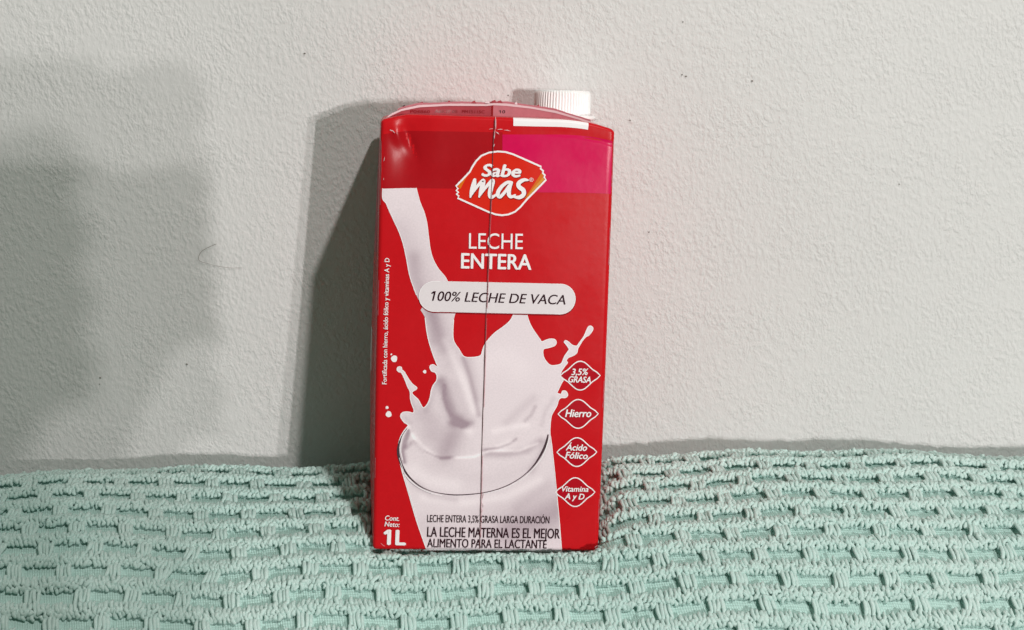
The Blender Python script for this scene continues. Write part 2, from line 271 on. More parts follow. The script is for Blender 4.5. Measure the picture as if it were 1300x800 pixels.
def towel_material(name, ground):
    m = mat(name, (0.40, 0.60, 0.53, 1), 0.9, 0.15)
    b = m.node_tree.nodes['Principled BSDF']
    b.inputs['Sheen Weight'].default_value = 0.25
    b.inputs['Sheen Roughness'].default_value = 0.5
    tc = nd(m, 'ShaderNodeTexCoord')
    n = nd(m, 'ShaderNodeTexNoise'); n.inputs['Scale'].default_value = 900 if not ground else 500; n.inputs['Detail'].default_value = 3
    lk(m, tc.outputs['Object'], n.inputs['Vector'])
    n2 = nd(m, 'ShaderNodeTexNoise'); n2.inputs['Scale'].default_value = 14; n2.inputs['Detail'].default_value = 3
    lk(m, tc.outputs['Object'], n2.inputs['Vector'])
    av = nd(m, 'ShaderNodeMath', operation='MULTIPLY_ADD'); av.inputs[1].default_value = 0.5
    lk(m, n.outputs['Fac'], av.inputs[0])
    hv = nd(m, 'ShaderNodeMath', operation='MULTIPLY'); hv.inputs[1].default_value = 0.5
    lk(m, n2.outputs['Fac'], hv.inputs[0]); lk(m, hv.outputs['Value'], av.inputs[2])
    cr = nd(m, 'ShaderNodeValToRGB')
    cr.color_ramp.elements[0].position = 0.30; cr.color_ramp.elements[1].position = 0.70
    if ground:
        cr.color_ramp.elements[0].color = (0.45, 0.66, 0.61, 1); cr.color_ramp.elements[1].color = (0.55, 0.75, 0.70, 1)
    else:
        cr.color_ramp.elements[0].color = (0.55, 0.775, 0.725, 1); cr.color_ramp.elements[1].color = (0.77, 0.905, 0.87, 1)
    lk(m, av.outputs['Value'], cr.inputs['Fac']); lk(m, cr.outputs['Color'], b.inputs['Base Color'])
    bp = nd(m, 'ShaderNodeBump')
    if ground:   # fine twill of the flat weave
        uv = nd(m, 'ShaderNodeUVMap'); uv.uv_map = 'cloth'
        wv = nd(m, 'ShaderNodeTexWave', wave_type='BANDS', bands_direction='X'); wv.inputs['Scale'].default_value = 330; wv.inputs['Distortion'].default_value = 1.2; wv.inputs['Detail'].default_value = 1
        mp = nd(m, 'ShaderNodeMapping'); mp.inputs['Rotation'].default_value = (0, 0, math.radians(12))
        lk(m, uv.outputs['UV'], mp.inputs['Vector']); lk(m, mp.outputs['Vector'], wv.inputs['Vector'])
        wy = nd(m, 'ShaderNodeTexWave', wave_type='BANDS', bands_direction='Y'); wy.inputs['Scale'].default_value = 260; wy.inputs['Distortion'].default_value = 1.0
        lk(m, uv.outputs['UV'], wy.inputs['Vector'])
        mu = nd(m, 'ShaderNodeMath', operation='MULTIPLY_ADD'); mu.inputs[1].default_value = 0.6
        lk(m, wy.outputs['Fac'], mu.inputs[0]); lk(m, wv.outputs['Fac'], mu.inputs[2])
        bp.inputs['Strength'].default_value = 0.5; bp.inputs['Distance'].default_value = 0.0004
        lk(m, mu.outputs['Value'], bp.inputs['Height'])
    else:
        n3 = nd(m, 'ShaderNodeTexNoise'); n3.inputs['Scale'].default_value = 2600; n3.inputs['Detail'].default_value = 2
        lk(m, tc.outputs['Object'], n3.inputs['Vector'])
        bp.inputs['Strength'].default_value = 0.6; bp.inputs['Distance'].default_value = 0.0003
        lk(m, n3.outputs['Fac'], bp.inputs['Height'])
    lk(m, bp.outputs['Normal'], b.inputs['Normal'])
    if not ground:      # cotton loops let some light through
        tr = nd(m, 'ShaderNodeBsdfTranslucent'); mixs = nd(m, 'ShaderNodeMixShader'); mixs.inputs['Fac'].default_value = 0.20
        lk(m, cr.outputs['Color'], tr.inputs['Color']); lk(m, b.outputs['BSDF'], mixs.inputs[1]); lk(m, tr.outputs['BSDF'], mixs.inputs[2])
        lk(m, mixs.outputs['Shader'], m.node_tree.nodes['Material Output'].inputs['Surface'])
    return m


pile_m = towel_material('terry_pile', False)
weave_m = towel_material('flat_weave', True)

towel = bpy.data.objects.new('bath_towel', None); COL.objects.link(towel)
tag(towel, 'mint green waffle terry towel spread over a cushion under the milk carton', 'towel')

XL, XR = -0.275, 0.285
gx = np.arange(XL, XR, 0.0010); gs = np.arange(0.001, S_MAX, 0.0010)
GX, GS = np.meshgrid(gx, gs)
q = GS - S0 + row_warp(GX)
ri = np.round(q / ROW)
fr = q - ri * ROW                             # distance from the middle of a rib


def stepdn(v, a, b): 
    t = np.clip((v - a) / (b - a), 0, 1)
    return 1 - t * t * (3 - 2 * t)


rib = stepdn(-fr, 0.0028, 0.0034) * stepdn(fr, 0.0013, 0.0019)
ci = np.floor(q / ROW)                        # row of recesses between rib ci and ci+1
ph = (GX / PERIOD + 0.5 * (ci % 2)) % 1.0
dphase = np.minimum(ph, 1 - ph) * PERIOD
bridge = stepdn(dphase, 0.0022, 0.0028)
H = 0.0017 * np.maximum(rib, bridge)
P, U, T, N = frame(GX, GS)
V = P + N * H[..., None]
I = np.arange(V.shape[0] * V.shape[1]).reshape(V.shape[:2])
Q = np.stack([I[:-1, :-1].ravel(), I[1:, :-1].ravel(), I[1:, 1:].ravel(), I[:-1, 1:].ravel()], 1)
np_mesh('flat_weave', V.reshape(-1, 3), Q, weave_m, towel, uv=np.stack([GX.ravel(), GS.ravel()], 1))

# one loop of pile: a bent bead, NS sides round, NR rings long
NS, NR = 6, 6
tv = [(0, -0.5, 0)]
for r in range(NR):
    a = -0.5 + (r + .5) / NR
    rad = math.sqrt(max(0.05, 1 - (2 * a * 0.95) ** 2)) * 0.5
    for k in range(NS):
        th = 2 * math.pi * k / NS
        tv.append((math.cos(th) * rad, a, math.sin(th) * rad))
tv.append((0, 0.5, 0))
TV = np.array(tv)
tf = []
for k in range(NS):
    tf.append((0, 1 + k, 1 + (k + 1) % NS))
    for r in range(NR - 1):
        a, b = 1 + r * NS + k, 1 + r * NS + (k + 1) % NS
        tf.append((a, a + NS, b + NS)); tf.append((a, b + NS, b))
    tf.append((1 + (NR - 1) * NS + (k + 1) % NS, 1 + (NR - 1) * NS + k, len(tv) - 1))
TF = np.array(tf)


def loops(x, s, length, width, height, lift, arch, yaw, pitch):
    """arrays, one entry for each loop -> vertices, faces"""
    n = len(x)
    Pn, Un, Tn, Nn = frame(x, s)
    c, si = np.cos(yaw), np.sin(yaw)
    lx = TV[None, :, 0] * width[:, None]
    ly = TV[None, :, 1] * length[:, None]
    lz = TV[None, :, 2] * height[:, None] + arch[:, None] * (1 - (2 * TV[None, :, 1]) ** 2)
    lx = lx + (0.18 * width[:, None]) * np.sin(TV[None, :, 1] * 6 + yaw[:, None] * 9)
    rx = lx * c[:, None] - ly * si[:, None]
    ry = lx * si[:, None] + ly * c[:, None]
    rz = lz + lift[:, None] + ry * np.tan(pitch)[:, None]
    W = Pn[:, None, :] + rx[..., None] * Un[:, None, :] + ry[..., None] * Tn[:, None, :] + rz[..., None] * Nn[:, None, :]
    F = (TF[None] + (np.arange(n) * len(TV))[:, None, None]).reshape(-1, 3)
    return W.reshape(-1, 3), F


cols = np.arange(math.floor(XL / PITCH) + 2, math.floor(XR / PITCH) - 1)
r_lo = int(math.ceil((0.003 - S0) / ROW)); r_hi = int(math.floor((S_MAX - 0.012 - S0) / ROW))
extra = []
n_bridge = 0
for r in range(r_lo, r_hi + 1):
    xa, sa, kind = [], [], []
    for sub, o in enumerate((-0.0008, 0.0012, 0.0027)):
        x = (cols + (0.0, 0.5, 0.0)[sub]) * PITCH + rng.normal(0, 0.00020, len(cols))
        s = S0 + r * ROW + o - row_warp(x) + rng.normal(0, 0.00030, len(cols))
        xa.append(x); sa.append(s); kind.append(np.full(len(cols), sub))
    x = np.concatenate(xa); s = np.concatenate(sa); kd = np.concatenate(kind)
    ok = (s > 0.002) & (s < S_MAX - 0.004); x, s, kd = x[ok], s[ok], kd[ok]
    n = len(x)
    front = kd == 2
    length = np.choose(kd, [0.0056, 0.0034, 0.0026]) * rng.uniform(.8, 1.2, n)
    width = np.choose(kd, [0.00205, 0.00210, 0.0020]) * rng.uniform(.8, 1.15, n)
    height = 0.0019 * rng.uniform(.8, 1.2, n)
    lift = np.choose(kd, [0.0024, 0.0028, 0.0023]) + rng.normal(0, .00025, n)
    arch = np.choose(kd, [0.0005, 0.0004, 0.0002]) * rng.uniform(.3, 1.3, n)
    yaw = rng.normal(0, .12, n) + np.where(kd > 0, rng.normal(0, .26, n), 0)
    pitch = np.choose(kd, [0.12, -0.10, -0.45]) + rng.normal(0, .12, n)
    Wv, Fv = loops(x, s, length, width, height, lift, arch, yaw, pitch)
    o = np_mesh('terry_rib', Wv, Fv, pile_m, towel)
    o['kind'] = 'stuff'
    # bridges that cross the recess in front of this rib
    m0 = math.floor(XL / PERIOD) + 1; m1 = math.floor(XR / PERIOD) - 1
    for mcell in range(m0, m1 + 1):
        xc = (mcell - 0.5 * (r % 2)) * PERIOD
        sc = S0 + (r + .5) * ROW - row_warp(np.array([xc]))[0]
        if sc < 0.004 or sc > S_MAX - 0.008: continue
        x = xc + (np.arange(4) - 1.5) * PITCH * 0.84 + rng.normal(0, .00012, 4)
        lean = rng.normal(0, .06)
        bx = x; bs = np.full(4, sc) + rng.normal(0, .0004, 4)
        n = 4
        L = 0.0108 * rng.uniform(.88, 1.08, n)
        A = loops(bx, bs, L, 0.0019 * rng.uniform(.85, 1.12, n), 0.0016 * rng.uniform(.85, 1.15, n),
                  0.0014 + rng.normal(0, .00018, n), 0.0013 * rng.uniform(.6, 1.3, n), lean + rng.normal(0, .06, n), rng.normal(0, .03, n))
        inside = abs(xc) < 0.205 and 0.012 < sc < 0.150
        if inside and n_bridge < 300:
            np_mesh('terry_bridge', A[0], A[1], pile_m, towel); n_bridge += 1
        else:
            extra.append(A)
vo = 0; VV = []; FF = []
for a, f in extra:
    VV.append(a); FF.append(f + vo); vo += len(a)
o = np_mesh('terry_loops', np.concatenate(VV), np.concatenate(FF), pile_m, towel); o['kind'] = 'stuff'

# stray fibres that stand off the pile
NF = 5200
x = rng.uniform(XL + .01, XR - .01, NF); rr_ = rng.integers(r_lo + 1, r_hi, NF)
s = S0 + rr_ * ROW + rng.normal(0.0003, 0.0019, NF) - row_warp(x)
Pn, Un, Tn, Nn = frame(x, s)
p0 = Pn + Nn * 0.0026
d1 = Un * rng.normal(0, 1, NF)[:, None] + Tn * rng.normal(0, 1, NF)[:, None] + Nn * rng.uniform(.1, 1.0, NF)[:, None]
d1 /= np.linalg.norm(d1, axis=1, keepdims=True)
d2 = d1 + 0.9 * (Un * rng.normal(0, 1, NF)[:, None] + Tn * rng.normal(0, 1, NF)[:, None]); d2 /= np.linalg.norm(d2, axis=1, keepdims=True)
ln = rng.uniform(.0008, .0020, NF)[:, None]
ctr = [p0, p0 + d1 * ln, p0 + d1 * ln + d2 * ln * .8]
sd_ = np.cross(d1, Nn + .01); sd_ /= np.linalg.norm(sd_, axis=1, keepdims=True); sd2 = np.cross(d1, sd_)
rows_ = []
for c, r_ in zip(ctr, (.00007, .00006, .00003)):
    for k in range(3):
        rows_.append(c + r_ * (math.cos(k * 2.094) * sd_ + math.sin(k * 2.094) * sd2))
FV = np.stack(rows_, 1).reshape(-1, 3)
fq = np.array([(a * 3 + k, a * 3 + (k + 1) % 3, a * 3 + 3 + (k + 1) % 3, a * 3 + 3 + k) for a in range(2) for k in range(3)])
o = np_mesh('stray_fibres', FV, (fq[None] + (np.arange(NF) * 9)[:, None, None]).reshape(-1, 4), pile_m, towel); o['kind'] = 'stuff'

# ------------------------------------------------------------------ milk carton
carton = bpy.data.objects.new('milk_carton', None); COL.objects.link(carton)
carton.matrix_world = Matrix(((CU[0], CV[0], CW[0], CB[0]), (CU[1], CV[1], CW[1], CB[1]), (CU[2], CV[2], CW[2], CB[2]), (0, 0, 0, 1)))
tag(carton, 'red one litre milk carton with white screw cap leaning on the wall', 'milk carton')

HW, DP, HT, RD = 46.0, 60.0, 175.4, 1.6      # half width, depth, height, edge radius in mm
_sv = np.array([p[1] for p in SEAMX][::-1]); _su = np.array([p[0] for p in SEAMX][::-1])


def seam_x(v): return np.interp(v, _sv, _su)


def deform(p):
    """p (n,3) in mm on the plain rounded box -> the filled, handled carton"""
    x, y, z = p[:, 0].copy(), p[:, 1].copy(), p[:, 2].copy()
    vert = np.clip(np.sin(np.pi * np.clip(z / HT, 0, 1)), 0, 1) ** 0.8
    wf = np.clip(1 - y / DP, 0, 1)
    flat = np.clip(1 - (x / HW) ** 2, 0, 1)
    y2 = y - wf * 1.3 * flat * vert
    # bulging sides, fuller low down
    side = np.clip(1 - ((y - DP / 2) / (DP / 2)) ** 2, 0, 1)
    low = np.clip(np.sin(np.pi * np.clip((z + 8) / (HT + 16), 0, 1) ** 0.8), 0, 1)
    x2 = x + np.sign(x) * np.clip(np.abs(x) / HW, 0, 1) ** 4 * side * 2.4 * low
    # corners of the top drawn down by the folded ears
    top = np.clip((z - 120) / (HT - 120), 0, 1) ** 3
    drop = np.where(x < 0, 2.4 * np.clip((-x - 35) / 11, 0, 1) ** 1.25, 2.6 * np.clip((x - 24) / 22, 0, 1) ** 1.6) + np.where(x > 0, 1.2 * np.clip((x - 30) / 16, 0, 1) ** 2, 0.0)
    z2 = z - top * drop
    # dent below the upper left corner: a facet pushed in along a crease running down from the corner
    n1 = ((x + 46) * 0.62 + (z - 173) * 0.78)      # across the crease
    fac = np.exp(-((x + 34.5) / 7.0) ** 2 - ((z - 163) / 14) ** 2)
    y2 = y2 + wf * 1.5 * fac
    cre = np.exp(-((x + 35.5 - (168 - z) * .35) / 2.0) ** 2 - ((z - 165) / 6.5) ** 2)
    y2 = y2 + wf * 0.75 * cre
    rid = np.exp(-((x + 39.5 - (168 - z) * .25) / 1.8) ** 2 - ((z - 168) / 4.0) ** 2)
    y2 = y2 - wf * 0.55 * rid
    # hollow in the panel right of it
    y2 = y2 + wf * 0.9 * np.exp(-((x + 18) / 14) ** 2 - ((z - 158) / 13) ** 2)
    # score line where the panel turns to the top
    y2 = y2 + wf * 0.22 * np.exp(-((z - 170.2 + 0.0006 * (x + 10) ** 2) / 0.55) ** 2)
    # handling waves
    y2 = y2 + wf * (0.10 * np.sin(x * .06 + z * .03) + 0.06 * np.sin(z * .07 - x * .04 + 1))
    # lap of the long seam
    t = x - seam_x(z)
    y2 = y2 - wf * 0.09 / (1 + np.exp(-t / 0.35)) * np.exp(-np.maximum(t, 0) / 9)
    return np.stack([x2, y2, z2], 1)


def round_box(p):
    lo = np.array([-HW + RD, RD, RD]); hi = np.array([HW - RD, DP - RD, HT - RD])
    inn = np.clip(p, lo, hi); d = p - inn
    L = np.linalg.norm(d, axis=1, keepdims=True)
    return np.where(L > 1e-9, inn + d / np.maximum(L, 1e-9) * RD, p)


def front(u, v, lay=0):
    """points of the front panel (mm) lifted by lay print layers"""
    u = np.asarray(u, float); v = np.asarray(v, float)
    dx = np.clip(np.abs(u) - (HW - RD), 0, RD); dz = np.clip(np.maximum(v - (HT - RD), RD - v), 0, RD)
    y = RD - np.sqrt(np.maximum(RD * RD - dx * dx - dz * dz, 0))
    p = deform(np.stack([u, y, v], 1))
    p[:, 1] -= 0.055 * lay
    return p / 1000.0


def axis(lo, hi, step, extra=()):
    a = list(np.linspace(lo + RD, hi - RD, int((hi - lo - 2 * RD) / step)))
    th = np.linspace(0, math.pi / 4, 6)[1:]
    a += list(lo + RD - RD * np.tan(th)) + list(hi - RD + RD * np.tan(th)) + list(extra)
    return np.array(sorted(set(np.round(a, 4))))


ax = axis(-HW, HW, 1.3, np.arange(-4.2, -0.4, 0.16)); ay = axis(0, DP, 3.0); az = axis(0, HT, 1.4)
VV, FF, off = [], [], 0


def side_grid(A, B, fn, flip):
    global off
    g = np.array([[fn(a, b) for b in B] for a in A]).reshape(-1, 3)
    n, m = len(A), len(B)
    I = np.arange(n * m).reshape(n, m) + off
    Qs = np.stack([I[:-1, :-1].ravel(), I[1:, :-1].ravel(), I[1:, 1:].ravel(), I[:-1, 1:].ravel()], 1)
    FF.append(Qs[:, ::-1] if flip else Qs); VV.append(g); off += n * m


side_grid(ax, az, lambda a, b: (a, 0, b), False)
side_grid(ax, az, lambda a, b: (a, DP, b), True)
side_grid(ay, az, lambda a, b: (-HW, a, b), True)
side_grid(ay, az, lambda a, b: (HW, a, b), False)
side_grid(ax, ay, lambda a, b: (a, b, 0), True)
side_grid(ax, ay, lambda a, b: (a, b, HT), False)
BV = deform(round_box(np.concatenate(VV))) / 1000.0


def print_mat(name, color, rough=0.25, spec=0.10, speckle=0.06):
    """laminated board: ink under a thin film with slight waviness"""
    m = mat(name, color, rough, spec)
    b = m.node_tree.nodes['Principled BSDF']
    tc = nd(m, 'ShaderNodeTexCoord')
    n = nd(m, 'ShaderNodeTexNoise'); n.inputs['Scale'].default_value = 420; n.inputs['Detail'].default_value = 2
    lk(m, tc.outputs['Object'], n.inputs['Vector'])
    mx = nd(m, 'ShaderNodeMix', data_type='RGBA'); mx.inputs['A'].default_value = [c * (1 - speckle) for c in color[:3]] + [1]
    mx.inputs['B'].default_value = [min(1, c * (1 + speckle)) for c in color[:3]] + [1]
    lk(m, n.outputs['Fac'], mx.inputs['Factor']); lk(m, mx.outputs['Result'], b.inputs['Base Color'])
    rn = nd(m, 'ShaderNodeTexNoise'); rn.inputs['Scale'].default_value = 45; rn.inputs['Detail'].default_value = 4
    lk(m, tc.outputs['Object'], rn.inputs['Vector'])
    rm = nd(m, 'ShaderNodeMapRange'); rm.inputs['From Min'].default_value = .3; rm.inputs['From Max'].default_value = .7
    rm.inputs['To Min'].default_value = rough - .07; rm.inputs['To Max'].default_value = rough + .10
    lk(m, rn.outputs['Fac'], rm.inputs['Value']); lk(m, rm.outputs['Result'], b.inputs['Roughness'])
    w = nd(m, 'ShaderNodeTexNoise'); w.inputs['Scale'].default_value = 260; w.inputs['Detail'].default_value = 3
    lk(m, tc.outputs['Object'], w.inputs['Vector'])
    bp = nd(m, 'ShaderNodeBump'); bp.inputs['Strength'].default_value = 0.10; bp.inputs['Distance'].default_value = 0.0004
    lk(m, w.outputs['Fac'], bp.inputs['Height']); lk(m, bp.outputs['Normal'], b.inputs['Normal'])
    return m


RED = (0.58, 0.009, 0.014, 1)
M_red = print_mat('red_print', RED)
M_dark = print_mat('dark_red_print', (0.41, 0.007, 0.012, 1))
M_mag = print_mat('magenta_print', (0.66, 0.006, 0.085, 1))
M_logo = print_mat('logo_red_print', (0.70, 0.022, 0.010, 1))
M_badge = print_mat('badge_red_print', (0.45, 0.006, 0.016, 1))
M_white = print_mat('white_print', (0.92, 0.87, 0.89, 1), speckle=.02)
M_grey = print_mat('pale_grey_print', (0.80, 0.725, 0.755, 1), speckle=.02)
M_ink = print_mat('ink_print', (0.035, 0.010, 0.016, 1))
M_rim = print_mat('rim_print', (0.075, 0.045, 0.055, 1))
M_mid = print_mat('soft_grey_print', (0.36, 0.26, 0.30, 1))
M_orange = print_mat('orange_print', (0.72, 0.16, 0.012, 1))
M_gold = print_mat('gold_print', (0.70, 0.30, 0.045, 1))
M_shade = print_mat('red_shadow_print', (0.26, 0.008, 0.012, 1))
M_pink = print_mat('dull_pink_print', (0.37, 0.055, 0.07, 1), 0.55, speckle=.2)  # dull pink, less saturated than the body red
M_pink2 = print_mat('pale_pink_print', (0.52, 0.17, 0.20, 1), 0.45, speckle=.15)
M_edge = mat('paper_edge', (0.74, 0.54, 0.57, 1), 0.6, 0.3)
M_seam = mat('seam_edge_shade', (0.16, 0.065, 0.07, 1), 0.8, 0.1)

link_mesh('body', BV, np.concatenate(FF), M_red, carton)['label'] = 'red printed cardboard body'


def catmull(pts, n=4, closed=True):
    P = [np.array(p, float) for p in pts]; N = len(P); out = []
    rngi = range(N) if closed else range(N - 1)
    for i in rngi:
        p1, p2 = P[i], P[(i + 1) % N]
        p0 = P[(i - 1) % N] if closed or i > 0 else p1
        p3 = P[(i + 2) % N] if closed or i < N - 2 else p2
        for k in range(n):
            t = k / n
            out.append(0.5 * ((2 * p1) + (-p0 + p2) * t + (2 * p0 - 5 * p1 + 4 * p2 - p3) * t * t + (-p0 + 3 * p1 - 3 * p2 + p3) * t ** 3))
    if not closed: out.append(P[-1])
    return out


def tri_poly(poly, maxlen):
    """2-D polygon -> fine triangle net (verts Nx2, faces)"""
    tris = tessellate_polygon([[Vector((p[0], p[1], 0)) for p in poly]])
    bm = bmesh.new()
    vs = [bm.verts.new((p[0], p[1], 0)) for p in poly]
    for t in tris:
        try: bm.faces.new([vs[i] for i in t])
        except ValueError: pass
    for it in range(9):
        es = [e for e in bm.edges if e.calc_length() > maxlen]
        if not es: break
        bmesh.ops.subdivide_edges(bm, edges=es, cuts=1)
        bmesh.ops.triangulate(bm, faces=[f for f in bm.faces if len(f.verts) > 3])
    if it > 3:
        bmesh.ops.beautify_fill(bm, faces=bm.faces[:], edges=bm.edges[:])
    bm.verts.index_update()
    V2 = np.array([(v.co.x, v.co.y) for v in bm.verts]); F2 = []
    for f in bm.faces:
        ids = [v.index for v in f.verts]
        a, b, c = V2[ids[0]], V2[ids[1]], V2[ids[2]]
        if (b[0] - a[0]) * (c[1] - a[1]) - (b[1] - a[1]) * (c[0] - a[0]) < 0: ids.reverse()
        F2.append(ids)
    bm.free()
    return V2, F2


def decal(name, poly, lay, material, parent, maxlen=3.0, colors=None):
    V2, F2 = tri_poly(poly, maxlen)
    return link_mesh(name, front(V2[:, 0], V2[:, 1], lay), F2, material, parent, True, None if colors is None else colors(V2))


def ribbon(pts, closed=False, smooth=3):
    """variable width stroke: pts (u, v, width) -> quads in 2-D"""
    C = catmull(pts, smooth, closed) if smooth > 1 else [np.array(p, float) for p in pts]
    n = len(C); V2, F2 = [], []
    for i in range(n):
        a = C[(i - 1) % n] if closed or i > 0 else C[i]
        b = C[(i + 1) % n] if closed or i < n - 1 else C[i]
        t = (b - a)[:2]; t = t / (np.linalg.norm(t) + 1e-9); nn = np.array([-t[1], t[0]])
        w = max(C[i][2], 0.02) / 2
        V2 += [C[i][:2] + nn * w, C[i][:2] - nn * w]
    m = n if closed else n - 1
    for i in range(m):
        j = (i + 1) % n
        F2.append((2 * i, 2 * i + 1, 2 * j + 1, 2 * j))
    if not closed:      # round ends
        for i, sgn in ((0, -1), (n - 1, 1)):
            c = C[i][:2]; w = max(C[i][2], .02) / 2
            o = C[1] - C[0] if i == 0 else C[-1] - C[-2]
            ang = math.atan2(o[1] * sgn, o[0] * sgn); k0 = len(V2)
            for k in range(7):
                th = ang - math.pi / 2 + math.pi * k / 6
                V2.append(c + w * np.array([math.cos(th), math.sin(th)]))
            F2.append(tuple(range(k0, k0 + 7)))
    return np.array(V2), F2


def stroke(name, pts, lay, material, parent, closed=False, smooth=3):
    V2, F2 = ribbon(pts, closed, smooth)
    return link_mesh(name, front(V2[:, 0], V2[:, 1], lay), F2, material, parent)


def quad_patch(name, c, lay, material, parent, n=36, m=22):
    c = np.array(c); a = np.linspace(0, 1, n); b = np.linspace(0, 1, m)
    A, Bq = np.meshgrid(a, b)
    g = ((1 - A) * (1 - Bq))[..., None] * c[0] + (A * (1 - Bq))[..., None] * c[1] + (A * Bq)[..., None] * c[2] + ((1 - A) * Bq)[..., None] * c[3]
    g = g.reshape(-1, 2); I = np.arange(n * m).reshape(m, n)
    Qs = np.stack([I[:-1, :-1].ravel(), I[1:, :-1].ravel(), I[1:, 1:].ravel(), I[:-1, 1:].ravel()], 1)
    return link_mesh(name, front(g[:, 0], g[:, 1], lay), Qs, material, parent)


# printed fields
quad_patch('dark_red_band', [(DARKBAND[0][0] - .6, DARKBAND[0][1]), DARKBAND[1], DARKBAND[2], (DARKBAND[3][0] - .6, DARKBAND[3][1])], 1, M_dark, carton, 60, 40)
quad_patch('magenta_panel', MAGENTA, 2, M_mag, carton, 40, 30)
quad_patch('white_strip', WHITEBOX, 2, M_white, carton, 24, 10)

# milk picture with its printed tones
M_milk = mat('milk_picture_print', (0.8, 0.75, 0.78, 1), 0.25, 0.10)
_a = nd(M_milk, 'ShaderNodeVertexColor'); _a.layer_name = 'print'
_n = nd(M_milk, 'ShaderNodeTexNoise'); _n.inputs['Scale'].default_value = 1500; _n.inputs['Detail'].default_value = 2
_tc = nd(M_milk, 'ShaderNodeTexCoord'); lk(M_milk, _tc.outputs['Object'], _n.inputs['Vector'])
_r = nd(M_milk, 'ShaderNodeMapRange'); _r.inputs['To Min'].default_value = 0.90; _r.inputs['To Max'].default_value = 1.10
lk(M_milk, _n.outputs['Fac'], _r.inputs['Value'])
_v = nd(M_milk, 'ShaderNodeVectorMath', operation='SCALE'); lk(M_milk, _a.outputs['Color'], _v.inputs[0]); lk(M_milk, _r.outputs['Result'], _v.inputs['Scale'])
lk(M_milk, _v.outputs['Vector'], M_milk.node_tree.nodes['Principled BSDF'].inputs['Base Color'])


def seg_dist(Pt, a, b):
    a = np.array(a); b = np.array(b); d = b - a
    t = np.clip(((Pt - a) @ d) / (d @ d + 1e-9), 0, 1)
    return np.linalg.norm(Pt - (a + t[:, None] * d), axis=1)


def milk_tone(V2):
    tone = np.zeros(len(V2))
    for pts, sg, dl in SHADES:
        D = np.min([seg_dist(V2, pts[i], pts[i + 1]) for i in range(len(pts) - 1)], axis=0)
        tone += dl * np.exp(-(D / sg) ** 2 / 1.4)
    tone = np.clip(tone, -.27, .12)
    base = np.array([0.84, 0.725, 0.77])
    c = base[None] * (1 + 1.9 * tone[:, None] * np.array([1.0, 1.13, 1.05]))
    return np.concatenate([np.clip(c, 0, .93), np.ones((len(V2), 1))], 1)


pic = decal('milk_stream', catmull(STREAM[:12], 3, False) + catmull(STREAM[12:], 3, False), 3, M_milk, carton, 1.3, milk_tone)
pic['label'] = 'picture of milk pouring down'
spl = decal('milk_splash', catmull(SPLASH, 3), 3, M_milk, carton, 1.2, milk_tone)
spl['label'] = 'picture of milk splashing in a full glass'
stroke('splash_edge', [(*p, 0.34) for p in SPLASH[1:-1]], 4, M_white, spl)
stroke('stream_edge', [(*p, 0.30) for p in STREAM[:11]], 4, M_white, pic)
stroke('stream_edge', [(*p, 0.30) for p in STREAM[13:]], 4, M_white, pic)
for pts, c in RIMS:
    stroke('glass_rim', pts, {'dark': 5, 'light': 6, 'mid': 5}[c], {'dark': M_rim, 'light': M_white, 'mid': M_mid}[c], spl)
for u, v, r in DROPS:
    decal('milk_drop', [(u + r * math.cos(t) * (1 + .1 * math.sin(3 * t + u)), v + r * 1.08 * math.sin(t)) for t in np.linspace(0, 2 * math.pi, 20)[:-1]], 3, M_white, carton)

# pill with the slogan
pc = [np.array(p) for p in PILL]
rr = np.linalg.norm(pc[0] - pc[3]) / 2


def pill_outline(grow, du=0, dv=0):
    out = []
    for c, a0 in (((pc[1] + pc[2]) / 2, math.pi / 2), ((pc[0] + pc[3]) / 2, 3 * math.pi / 2)):
        for k in range(17):
            th = a0 - math.pi * k / 16
            out.append((c[0] + (rr + grow) * math.cos(th) + du, c[1] + (rr + grow) * math.sin(th) + dv))
    return out


pill = decal('slogan_pill', pill_outline(0), 7, M_grey, carton, 2.0)
decal('pill_shadow', pill_outline(0.10, .05, -.38), 6, M_shade, pill, 2.0)
stroke('pill_outline', [(*p, .28) for p in pill_outline(-.12)], 8, M_white, pill, True, 1)

# badges
badge_objs = []
for b in BADGES:
    o = decal('badge', b, 4, M_badge, carton, 2.0)
    stroke('badge_outline', [(*p, .46) for p in catmull(b, 2)], 5, M_white, o, True, 1)
    badge_objs.append(o)

# brand mark
logo = decal('brand_mark', LOGO, 4, M_logo, carton, 1.6)
for i, w in enumerate(WEDGES):
    decal('gold_wedge', w, 5 + (i == 2), (M_orange, M_orange, M_gold)[i], logo, 2.0)
stroke('mark_outline', [(*p, .70) for p in LOGO], 7, M_white, logo, True, 1)
for s in SCRIPT:
    stroke('script_stroke_shadow', [(a + .16, b - .2, w + .18) for a, b, w in s], 8, M_shade, logo, False, 5)
for i, s in enumerate(SCRIPT):
    stroke('script_stroke', s, 9 + .2 * i, M_white, logo, False, 5)

# ------------------------------------------------------------------ lettering
_ref = {}


def text_mesh(body, bold):
    c = bpy.data.curves.new('lettering', 'FONT'); c.body = body; c.offset = bold; c.resolution_u = 4; c.fill_mode = 'FRONT'
    o = bpy.data.objects.new('lettering', c); COL.objects.link(o)
    dg = bpy.context.evaluated_depsgraph_get(); me = o.evaluated_get(dg).to_mesh()
    V = np.array([v.co[:2] for v in me.vertices]); F = [tuple(p.vertices) for p in me.polygons]
    o.evaluated_get(dg).to_mesh_clear(); bpy.data.objects.remove(o); bpy.data.curves.remove(c)
    return V, F


CAP = text_mesh('H', 0)[0][:, 1].max()


